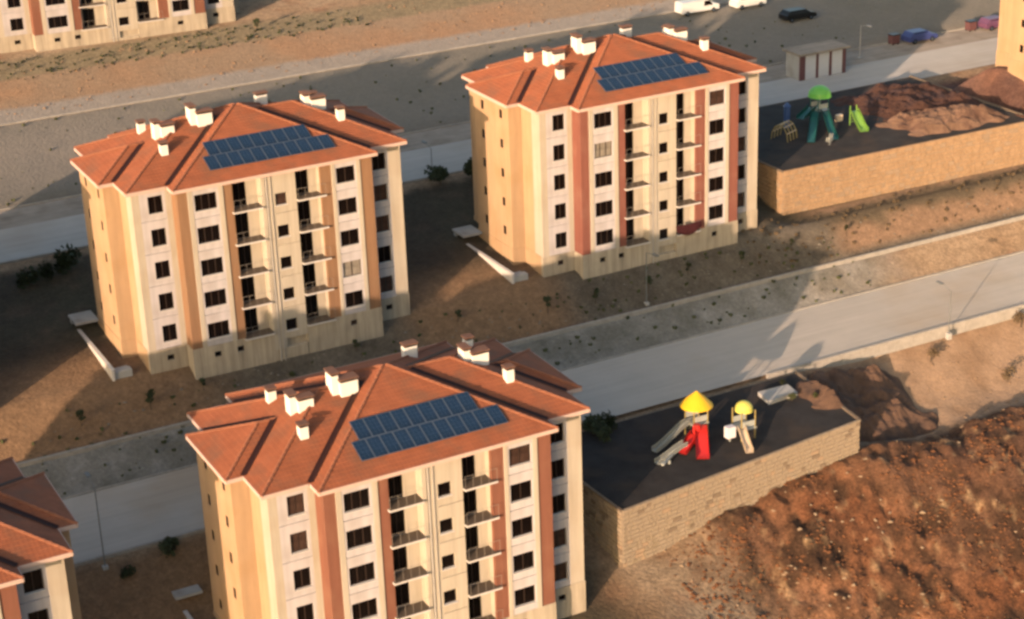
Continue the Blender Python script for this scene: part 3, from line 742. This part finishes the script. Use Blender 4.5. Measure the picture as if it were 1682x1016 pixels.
# loose stones and clods
def clods(n, fx, name, size, m, label_kind='stuff'):
    v = []; f = []; base = [(-1, -1, 0), (1, -1, 0), (1, 1, 0), (-1, 1, 0), (0, 0, 1), (0, 0, -1)]
    fs = [(0, 1, 4), (1, 2, 4), (2, 3, 4), (3, 0, 4), (1, 0, 5), (2, 1, 5), (3, 2, 5), (0, 3, 5)]
    for i in range(n):
        x, y = fx(); z = H(x, y); s = size*random.uniform(.4, 1.0)**1.5
        a = random.uniform(0, 6.28); k = len(v); sx_, sy_, sz = s*random.uniform(.6, 1.3), s*random.uniform(.5, 1.1), s*random.uniform(.4, .8)
        for p in base:
            px, py, pz = (p[0]*sx_*random.uniform(.7, 1.2), p[1]*sy_*random.uniform(.7, 1.2), p[2]*sz)
            v.append((x+px*math.cos(a)-py*math.sin(a), y+px*math.sin(a)+py*math.cos(a), z+pz+s*.15))
        f += [tuple(k+j for j in t) for t in fs]
    me = bpy.data.meshes.new(name); me.from_pydata(v, [], f); me.materials.append(m); me.update()
    link(name, me, kind='stuff')
def clus(x0, x1, y0, y1, sc=3.5):
    while True:
        x, y = random.uniform(x0, x1), random.uniform(y0, y1)
        if fbm(x, y, sc, 77, 3) > random.uniform(-.12, .22): return x, y
clods(3600, lambda: clus(20, 66, -17, 7), 'clods', .20, mat('clod_soil', (.17, .075, .035), .95, .5, .5))
clods(300, lambda: clus(20, 66, -17, 6, 5), 'pale_stones', .20, mat('pale_stone', (.36, .26, .17), .9, .3, .7))
clods(500, lambda: (random.uniform(44, 84), random.uniform(7, 17.8)), 'loose_stones', .17, mat('tan_stone', (.28, .19, .12), .9, .3, .7))
clods(200, lambda: (random.uniform(-20, 90), random.uniform(33, 36)), 'garden_stones', .16, mat('garden_stone', (.2, .18, .15), .9, .3, .7))
clods(500, lambda: (random.uniform(-12, 95), random.uniform(100, 118)), 'bank_stones', .22, mat('bank_stone', (.28, .18, .11), .9, .3, .7))

# ---------------------------------------------------------------- plants
def foliage_mesh(w, h, n, m, leaf=.16, seed=0, taper=0.0):
    rr = random.Random(seed); mb = MB()
    lobes = [(rr.uniform(-.5, .5)*w*.6, rr.uniform(-.5, .5)*w*.6, rr.uniform(.35, .8)*h, rr.uniform(.28, .5)*w) for _ in range(6)]
    for i in range(n):
        lx, ly, lz, lr = lobes[rr.randrange(6)]
        while True:
            p = Vector((rr.uniform(-1, 1), rr.uniform(-1, 1), rr.uniform(-1, 1)))
            if p.length < 1: break
        P = Vector((lx+p.x*lr, ly+p.y*lr, max(.05, lz+p.z*lr*.9)))
        a = Vector((rr.uniform(-1, 1), rr.uniform(-1, 1), rr.uniform(-1, 1))).normalized(); b = a.orthogonal().normalized()
        s = leaf*rr.uniform(.6, 1.3)
        mb.quad(tuple(P-a*s), tuple(P+b*s*.6), tuple(P+a*s), tuple(P-b*s*.6), m)
    return mb.mesh('foliage')
FM = {'bush': [foliage_mesh(1.5, 1.3, 420, 'leaf', .15, i) for i in range(3)],
      'olive': [foliage_mesh(1.2, 1.3, 260, 'leaf2', .13, 10+i) for i in range(3)],
      'sapling': [foliage_mesh(.7, 1.6, 240, 'leaf', .13, 20+i) for i in range(3)],
      'dry': [foliage_mesh(.9, 1.0, 110, 'dry', .12, 30+i) for i in range(2)]}
def trunk_mesh(h, branches):
    mb = MB(); mb.tube((0, 0, -.3), (.03, .02, h), .06, .035, 'trunk', 6)
    for i in range(branches):
        a = i*2.1; mb.tube((.02, .01, h*.6+i*.05), (math.cos(a)*.35, math.sin(a)*.35, h+.35), .03, .012, 'trunk', 5)
    return mb.mesh('trunk')
TM = {'bush': trunk_mesh(.6, 4), 'olive': trunk_mesh(.6, 3), 'sapling': trunk_mesh(1.1, 3), 'dry': trunk_mesh(.8, 4)}
def plant(name, kind, x, y, s, label, cat, zoff=0, group=None, z=None):
    r = thing(name, label, cat, (x, y, (H(x, y) if z is None else z)), random.uniform(0, 6), group)
    t = link('trunk', TM[kind], r); f = link('crown', random.choice(FM[kind]), r, (0, 0, {'sapling': .35, 'bush': 0, 'olive': .1, 'dry': .3}[kind]))
    r.scale = (s, s, s*random.uniform(.9, 1.15))
bushes = [
 (29.2, 59.6, 1.45, 'narrow dark shrub at the back road between the middle blocks, left of the low hedge', 'bush'),
 (32.4, 59.0, 1.38, 'low black-green shrub, left half of the hedge between the two middle blocks', 'bush'),
 (34.2, 58.8, 1.45, 'low black-green shrub touching the left wall of the block with salmon strips', 'bush'),
 (30.5, 53.5, .6, 'small dark bush on shaded ground between the middle blocks, nearer than the hedge', 'olive'),
 (-9.4, 57.6, 1.52, 'dark shrub by the back road touching the block with tan ochre strips', 'bush'),
 (-11.4, 57.2, 1.16, 'smaller dark shrub by the back road, second from the tan ochre striped block', 'bush'),
 (-13.3, 56.6, 1.30, 'dark shrub at the far left edge beside the back road', 'bush'),
 (-14.2, 17.0, .9, 'dark bush on the near road edge touching the left side of the nearest block', 'bush'),
 (-17.8, 16.3, .6, 'small dark bush between the lower left block and the nearest block', 'bush'),
 (-20.2, 10.8, .55, 'lone dark bush on the shaded yard below the dark lamp post', 'bush'),
]
for x, y, s, lab, k in bushes: plant('shrub', k, x, y, s, lab, 'shrub', group='dark shrubs around the blocks')
for i, (x, y, s) in enumerate(((21.6, 16.8, 1.2), (23.2, 17.0, .95), (21.8, 15.0, .8))):
    plant('shrub', 'bush', x, y, s, ['large black-green bush directly right of the nearest roof, leftmost of three',
          'black-green bush at the road side of the playground terrace, rightmost of three', 'low dark bush on the terrace in front of the two larger ones'][i], 'shrub', z=4.95, group='dark shrubs around the blocks')
sap = [(-15.5, 34.6, .8, 'leftmost young tree on the bank under the lit triangle of soil'), (-9.7, 34.5, .95, 'young tree on the bank below the left corner of the tan ochre striped block'),
 (-5.0, 35.0, .6, 'tiny young plant below the leftmost windows of the tan ochre striped block'), (8.9, 35.2, .6, 'small plant in front of the middle of the block with tan ochre strips'),
 (18.9, 35.6, .7, 'dark young plant just right of the block with tan ochre strips'), (27.4, 34.6, .85, 'young tree on the bank below the front left corner of the block with salmon strips'),
 (32.3, 34.4, .75, 'young tree on the bank below the second window column of the salmon striped block'), (37.8, 34.2, .9, 'darkest young tree on the bank below the drainpipe of the block with salmon strips'),
 (42.6, 34.9, .75, 'young tree on the bank below the right balconies of the block with salmon strips'), (48.6, 34.8, .7, 'small tree below the right pillar of the block with salmon strips'),
 (54.5, 35.0, .6, 'small dry plant below the left end of the long ochre wall'), (61.0, 35.0, .6, 'small dry plant below the middle of the long ochre wall'),
 (56.6, 16.6, 1.2, 'dark bare young tree on the sunlit soil below the road, leftmost of three'), (67.8, 17.4, 1.3, 'dark young tree at the right picture edge against the road kerb'),
 (62.1, 12.6, 1.1, 'thin young tree standing lower on the tan soil at the right'),
 (-5.6, 116, .8, 'tiny tree before the sunlit basement at the top left, leftmost one'), (-1.0, 115.3, .8, 'tiny tree before the sunlit basement at the top left, second from the left'), (31.6, 116.2, .9, 'tiny tree at the right end of the top left block')]
for x, y, s, lab in sap: plant('young_tree', 'sapling' if y > 20 else 'dry', x, y, s, lab, 'young tree', group='young trees planted on the banks')
for i, (x, y, s) in enumerate(((38.9, 13.4, .55), (40.6, 12.4, .5), (39.9, 16.2, .5))):
    plant('dry_bush', 'olive', x, y, s, ['small olive bush left of the debris mound on the black terrace', 'small olive bush at the foot of the debris mound near the wall coping', 'small bush at the road side of the debris mound'][i], 'shrub', z=4.95)
# scattered weeds: dark tufts nobody could count
def tufts(n, fx, m, name):
    mb = MB()
    for i in range(n):
        x, y = fx(); z = H(x, y); s = random.uniform(.12, .32)
        for q in range(5):
            a = random.uniform(0, 6.28); mb.quad((x, y, z-.03), (x+math.cos(a)*s*.5, y+math.sin(a)*s*.5, z+.02), (x+math.cos(a)*s*.8, y+math.sin(a)*s*.8, z+s*.8), (x+math.cos(a+1)*s*.3, y+math.sin(a+1)*s*.3, z+s), m)
    mb.build(name, kind='stuff')
tufts(260, lambda: (random.uniform(-22, 60), random.uniform(29.2, 36.4)), 'leaf2', 'weeds')
tufts(180, lambda: (random.uniform(50, 95), random.uniform(33.5, 39.5)), 'dry', 'dry_weeds')
tufts(170, lambda: (random.uniform(-15, 95), random.uniform(76.5, 97.5)), 'leaf2', 'verge_weeds')
tufts(260, lambda: (random.uniform(-15, 45), random.uniform(112, 119)), 'leaf', 'bank_weeds')

# ---------------------------------------------------------------- lamp posts
def lamp(x, y, z, h, m, label, ang):
    r = thing('street_lamp', label, 'street lamp', (x, y, z), ang, 'street lamps')
    mb = MB(); mb.tube((0, 0, -.5), (0, 0, h), .055, .04, m, 8); mb.build('pole', r)
    mb = MB(); mb.tube((0, 0, h-.05), (1.3, 0, h+.25), .03, .03, m, 6); mb.build('arm', r)
    mb = MB(); mb.box(1.2, 1.95, -.14, .14, .0, .12, m); mb.box(1.3, 1.9, -.1, .1, -.03, 0, 'panelframe'); mb.build('lamp_head', r, (0, 0, h+.2))
    mb = MB(); mb.box(-.2, .2, -.2, .2, -.5, .1, 'concrete'); mb.build('base', r)
lamp(-19.1, 17.5, 4.7, 6.6, 'lampmetal', 'thin dark lamp post between the lower left block and the nearest block', math.pi/2)
lamp(91.7, 72.6, 13.05, 4.0, 'palemetal', 'thin pale lamp post behind the utility shed on the back road', -math.pi/2)
lamp(59.2, 17.4, 4.8, 4.2, 'lampmetal', 'slim grey lamp post at the kerb of the sunlit road on the right', math.pi/2)
lamp(37.1, 33.4, 7.2, 5.0, 'lampmetal', 'dark slim lamp post in front of the block with salmon strips', -math.pi/2)
lamp(29.0, 61.0, 13.0, 3.2, 'lampmetal', 'short dark lamp post on the back road between the two middle blocks', math.pi/2)

# ---------------------------------------------------------------- vehicles
def car(x, y, z, rz, paint_, label, L=4.4, W=1.8, Ht=1.45, van=False, cat='car'):
    r = thing('parked_van' if van else 'parked_car', label, cat, (x, y, z), rz, 'vehicles parked at the back')
    prof = ([(-L/2, .45), (-L/2, .95), (-L/2+.15, 1.0), (-L/2+.5, Ht), (L/2-1.6, Ht), (L/2-.9, 1.0), (L/2-.1, .85), (L/2, .7), (L/2, .35), (-L/2, .35)] if not van else
            [(-L/2, .4), (-L/2, Ht-.1), (-L/2+.1, Ht), (L/2-1.5, Ht), (L/2-.7, 1.15), (L/2-.05, 1.0), (L/2, .8), (L/2, .4)])
    mb = MB(); n = len(prof); k = 0
    for s in (-1, 1): mb.v += [(px, s*(W/2-(.13 if pz > 1.02 else 0)), pz) for px, pz in prof]
    for j in range(n): mb.f.append((j, (j+1) % n, n+(j+1) % n, n+j)); mb.m.append(mb.mi(paint_))
    mb.f.append(tuple(range(n))); mb.m.append(0); mb.f.append(tuple(range(n, 2*n))[::-1]); mb.m.append(0)
    mb.build('body', r)
    for s in (-1, 1):
        g = MB(); yy = s*(W/2-.11); a0, a1 = (-L/2+.6, L/2-1.65) if not van else (L/2-2.3, L/2-1.4)
        g.poly([(a0, yy+s*.075, 1.0), (a1+.45, yy+s*.075, 1.0), (a1, yy+s*.02, Ht-.1), (a0+.1, yy+s*.02, Ht-.1)], 'glass'); g.build('side_window', r)
    g = MB(); w0 = W/2-.2; x0, x1 = L/2-1.55, L/2-.95
    if van: x0, x1 = L/2-1.45, L/2-.74
    g.quad((x0+.02, -w0, Ht-.06), (x1+.02, -w0, 1.08 if not van else 1.2), (x1+.02, w0, 1.08 if not van else 1.2), (x0+.02, w0, Ht-.06), 'glass'); g.build('windscreen', r)
    wm = MB(); wm.tube((0, -.1, 0), (0, .1, 0), .32, .32, 'tyre', 14); wm.tube((0, -.12, 0), (0, .12, 0), .17, .17, 'panelframe', 10); me = wm.mesh('wheel')
    for s in (-1, 1):
        for xx in (-L/2+.8, L/2-.85): link('wheel', me, r, (xx, s*(W/2-.1), .32))
    hm = MB(); hm.box(-.03, .03, -.15, .15, -.07, .07, 'play_white'); me = hm.mesh('headlight')
    for s in (-1, 1): link('headlight', me, r, (L/2, s*(W/2-.3), .72))
car(94.0, 88.3, H(94, 88.3), 0, 'car_black', 'long black car parked alone on the shaded lot at the top', 4.6)
car(102.4, 74.6, 13.05, 0, 'car_blue', 'dark blue car on the back road at the edge of the sunlight', 4.3)
car(114.2, 74.2, 13.05, 0, 'car_plum', 'plum coloured car in the sunlight next to the right edge building', 4.3)
car(84.2, 96.6, H(84.2, 96.6), 0, 'car_white', 'white van parked at the top edge, the left and larger of two white vehicles', 5.6, 1.9, 1.75, True, 'van')
car(91.4, 95.6, H(91.4, 95.6), 0, 'car_white', 'white car parked at the top edge between the white van and the black car', 4.6)
def bin_(x, y, z, label):
    r = thing('rubbish_bin', label, 'bin', (x, y, z)); mb = MB(); mb.box(-.55, .55, -.45, .45, .15, 1.15, 'maroon_paint'); mb.build('body', r)
    mb = MB(); mb.box(-.6, .6, -.5, .5, 1.15, 1.28, 'car_black'); mb.build('lid', r)
    mb = MB(); [mb.tube((sx_*.4, sy_*.35, .0), (sx_*.4, sy_*.35, .16), .1, .1, 'tyre', 8) for sx_ in (-1, 1) for sy_ in (-1, 1)]; mb.build('wheels', r)
bin_(99.1, 75.4, 13.05, 'dark rubbish bin left of the dark blue car'); bin_(110.9, 75.0, 13.05, 'dark rubbish bin left of the plum coloured car')

# utility shed with three pale doors
r = thing('utility_shed', 'low grey shed with three pale doors on the back road behind the green playground', 'shed', (83.6, 68.6, 13.0))
mb = MB()
for a, b in ((-4.1, -3.3), (-1.55, -1.15), (.6, 1.0), (2.75, 3.3)): mb.box(a, b, 0, .25, 0, 2.75, 'maroon_paint')
mb.box(-4.1, 3.3, 0, .25, 2.3+.15, 2.75, 'maroon_paint') if False else None
mb.box(-4.1, -3.85, .25, 2.8, 0, 2.75, 'concrete'); mb.box(3.05, 3.3, .25, 2.8, 0, 2.75, 'concrete'); mb.box(-3.85, 3.05, 2.55, 2.8, 0, 2.75, 'concrete'); mb.build('wall', r)
mb = MB(); mb.box(-4.5, 3.6, -.45, 3.1, 2.75, 2.98, 'path'); mb.build('roof', r)
dm = MB(); dm.box(-.87, .87, .05, .11, 0, 2.75, 'pale_door')
for i in range(9): dm.box(-.85, .85, .03, .05, .12+i*.29, .34+i*.29, 'pale_door')
me = dm.mesh('roller_door')
for x in (-2.42, -.28, 1.87): link('roller_door', me, r, (x, 0, 0))
r.scale = (.88, 1, 1.1)

# ---------------------------------------------------------------- playground pieces
def slide(root, a, b, w, m, name='slide'):
    a = Vector(a); b = Vector(b); d = b-a; h = Vector((d.x, d.y, 0)).normalized(); n = Vector((-h.y, h.x, 0))
    mb = MB(); N = 10; pts = []
    for i in range(N+1):
        t = i/N; z = a.z+(b.z-a.z)*(3*t*t-2*t**3); p = a+(b-a)*t; pts.append(Vector((p.x, p.y, z)))
    prof = [(-w/2, .32), (-w/2, 0), (w/2, 0), (w/2, .32)]
    for p, q in zip(pts[:-1], pts[1:]):
        for (u, hz), (u2, hz2) in zip(prof[:-1], prof[1:]):
            A = p+n*u+Vector((0, 0, hz)); B_ = q+n*u+Vector((0, 0, hz)); C = q+n*u2+Vector((0, 0, hz2)); D_ = p+n*u2+Vector((0, 0, hz2))
            mb.quad(tuple(A), tuple(B_), tuple(C), tuple(D_), m)
            o = Vector((0, 0, -.06)); mb.quad(tuple(D_+o), tuple(C+o), tuple(B_+o), tuple(A+o), m)
    mb.build(name, root)
def tower(x, y, z, label, roofm, postm, deckh, rw, rh, round_=4, deckm='play_grey'):
    r = thing('play_tower', label, 'playground tower', (x, y, z))
    for sx_ in (-1, 1):
        for sy_ in (-1, 1):
            mb = MB(); mb.tube((sx_*.65, sy_*.65, 0), (sx_*.65, sy_*.65, deckh+1.5), .06, .06, postm, 8); mb.build('post', r)
    mb = MB(); mb.box(-.75, .75, -.75, .75, deckh-.1, deckh, deckm); mb.build('deck', r)
    mb = MB(); zt = deckh+1.35; N = 24 if round_ > 4 else 4
    rings = [(rw, zt), (rw*.97, zt+.08)] + ([(rw*math.cos(t), zt+.08+rh*math.sin(t)) for t in (.35, .7, 1.05, 1.35)] if round_ == 8 else [(rw*.5, zt+.08+rh*.56)]) + [(.03, zt+rh+.08)]
    off = math.pi/4 if N == 4 else 0; f = 1.3 if N == 4 else 1
    for (r0, z0), (r1, z1) in zip(rings[:-1], rings[1:]):
        for j in range(N):
            t0 = off+2*math.pi*j/N; t1 = off+2*math.pi*(j+1)/N
            mb.quad((r0*f*math.cos(t0), r0*f*math.sin(t0), z0), (r0*f*math.cos(t1), r0*f*math.sin(t1), z0), (r1*f*math.cos(t1), r1*f*math.sin(t1), z1), (r1*f*math.cos(t0), r1*f*math.sin(t0), z1), roofm)
    mb.build('tower_roof', r)
    for s in (-1, 1):
        mb = MB(); mb.box(-.65, .65, s*.65-.02, s*.65+.02, deckh+.15, deckh+.65, deckm); mb.build('guard_panel', r)
    mb = MB()
    for s in (-.25, .25): mb.tube((s, .75, deckh), (s, 1.35, 0), .03, .03, postm, 6)
    for i in range(5): mb.tube((-.25, .8+.1*i, deckh*(1-.2*i)-.1), (.25, .8+.1*i, deckh*(1-.2*i)-.1), .025, .025, postm, 6)
    mb.build('ladder', r)
    return r
FZ = 4.94
t = tower(28.6, 12.2, FZ, 'tall play tower under a bright yellow pointed roof on the black terrace', 'play_yellow', 'play_mustard', 1.35, 1.35, 1.2, 6)
slide(t, (-.1, -.75, 1.3), (-2.0, -4.0, .2), 1.0, 'play_red', 'slide')
mb = MB(); mb.tube((-.7, -1.1, .0), (-.7, -1.1, 1.6), .34, .30, 'play_red', 10); mb.build('slide_hood', t)
slide(t, (-1.0, -1.3, .9), (-2.9, -2.4, .2), .7, 'play_red', 'chute')
slide(t, (-.75, .1, 1.3), (-4.6, -.9, .2), .55, 'play_grey', 'slide')
slide(t, (-2.4, -2.1, .75), (-5.5, -2.7, .15), .5, 'play_grey', 'chute')
t = tower(31.7, 10.0, FZ, 'lower play tower with a small pale yellow domed roof right of the red slide', 'play_pale_yellow', 'play_mustard', 1.0, .75, .75, 8)
slide(t, (-.6, -.5, 1.1), (-1.4, -2.9, .2), .6, 'play_cream', 'slide')
mb = MB(); mb.box(-1.75, -1.0, -.35, .2, .35, 1.3, 'play_white'); mb.tube((-1.4, -.1, 0), (-1.4, -.1, .4), .08, .08, 'play_grey', 8); mb.build('play_panel', t)
def seesaw(x, y, z, rz, m, label):
    r = thing('seesaw', label, 'seesaw', (x, y, z), rz)
    mb = MB(); mb.box(-1.4, 1.4, -.1, .1, .45, .55, m); mb.build('beam', r)
    mb = MB(); mb.tube((0, 0, 0), (0, 0, .5), .12, .08, 'play_grey', 8); mb.build('pivot', r)
    for s in (-1, 1):
        mb = MB(); mb.box(s*1.2-.18, s*1.2+.18, -.18, .18, .55, .62, m); mb.tube((s*.95, 0, .55), (s*.95, 0, .85), .02, .02, 'play_grey', 6); mb.build('seat', r)
seesaw(24.1, 9.2, FZ, .6, 'play_grey', 'small grey seesaw left of the red slide near the wall coping')
# concrete slab by the road corner of the terrace
mb = MB(); mb.extrude([(-1.6, -.9), (1.5, -.7), (1.7, 1.0), (-1.3, 1.1)], 0, .35, 'concrete'); mb.build('concrete_slab', loc=(38.4, 14.6, FZ), label='flat grey concrete slab on the black terrace next to the debris mound', cat='slab')
def springer(x, y, z, m, label):
    r = thing('spring_rider', label, 'spring rider', (x, y, z), .5)
    mb = MB()
    for i in range(14):
        t0, t1 = i*.9, (i+1)*.9; mb.tube((.12*math.cos(t0), .12*math.sin(t0), i*.03), (.12*math.cos(t1), .12*math.sin(t1), (i+1)*.03), .02, .02, 'play_grey', 5)
    mb.build('spring', r)
    mb = MB()
    for s in (-.12, .12):
        mb.extrude([(0, 0)]*3, 0, 0, m) if False else None
        P = [(-.55, .5), (-.45, .95), (-.2, .75), (.15, .75), (.35, 1.15), (.6, 1.1), (.5, .8), (.45, .45), (0, .38)]
        n = len(P); k = len(mb.v); mb.v += [(p, s-.03, q) for p, q in P]+[(p, s+.03, q) for p, q in P]; mi = mb.mi(m)
        for j in range(n): mb.f.append((k+j, k+(j+1) % n, k+n+(j+1) % n, k+n+j)); mb.m.append(mi)
        mb.f.append(tuple(k+j for j in range(n))); mb.m.append(mi); mb.f.append(tuple(k+n+j for j in range(n))[::-1]); mb.m.append(mi)
    mb.build('body', r); mb = MB(); mb.box(-.2, .15, -.16, .16, .72, .78, 'play_cream'); mb.build('seat', r)
FZ2 = 13.94
t = tower(70.4, 52.2, FZ2, 'tall play tower under a bright green domed roof on the far playground', 'play_green', 'play_teal', 1.5, 1.25, 1.1, 8)
slide(t, (-.6, .4, 1.6), (-3.2, -1.0, 1.2), .9, 'play_teal', 'slide')
slide(t, (-.6, -.2, 1.5), (-5.2, -5.6, .2), .8, 'play_teal', 'slide')
slide(t, (.1, -.75, 1.4), (-2.6, -6.2, .2), .7, 'play_teal', 'slide')
mb = MB(); mb.tube((-3.9, .4, 0), (-3.9, .4, 2.3), .35, .35, 'play_blue', 8); mb.tube((-3.9, .4, 2.3), (-3.9, .4, 2.7), .45, .1, 'play_blue', 8); mb.build('turret', t)
mb = MB(); mb.box(1.2, 1.9, -1.6, -1.2, .2, .9, 'play_cream'); mb.build('play_panel', t)
t = thing('playground_slide', 'free-standing lime green slide right of the green domed tower', 'slide', (72.6, 47.6, FZ2))
slide(t, (.2, 1.9, 1.5), (-.5, -1.0, .15), .9, 'play_lime', 'chute')
mb = MB(); mb.tube((-.2, 1.9, 0), (-.2, 1.9, 2.1), .05, .05, 'play_lime', 6); mb.tube((.6, 1.9, 0), (.6, 1.9, 2.1), .05, .05, 'play_lime', 6)
for i in range(5): mb.tube((-.2, 2.0, .3+i*.28), (.6, 2.0, .3+i*.28), .03, .03, 'play_lime', 6)
mb.build('ladder', t)
t = thing('climbing_frame', 'mustard climbing frame at the left end of the far playground', 'climbing frame', (64.0, 49.6, FZ2), .4)
for i in range(4):
    mb = MB(); x = -.9+i*.6
    for j in range(6):
        a0, a1 = math.pi*j/6, math.pi*(j+1)/6; mb.tube((x, 1.0*math.cos(a0), 1.7*math.sin(a0)), (x, 1.0*math.cos(a1), 1.7*math.sin(a1)), .06, .06, 'play_mustard', 6)
    mb.build('hoop', t)
mb = MB()
for j in range(1, 6): a0 = math.pi*j/6; mb.tube((-.9, math.cos(a0), 1.7*math.sin(a0)), (.9, math.cos(a0), 1.7*math.sin(a0)), .04, .04, 'play_cream', 6)
mb.build('rung', t)
springer(66.5, 45.2, FZ2, 'play_grey', 'small grey spring rider at the foot of the teal slides')
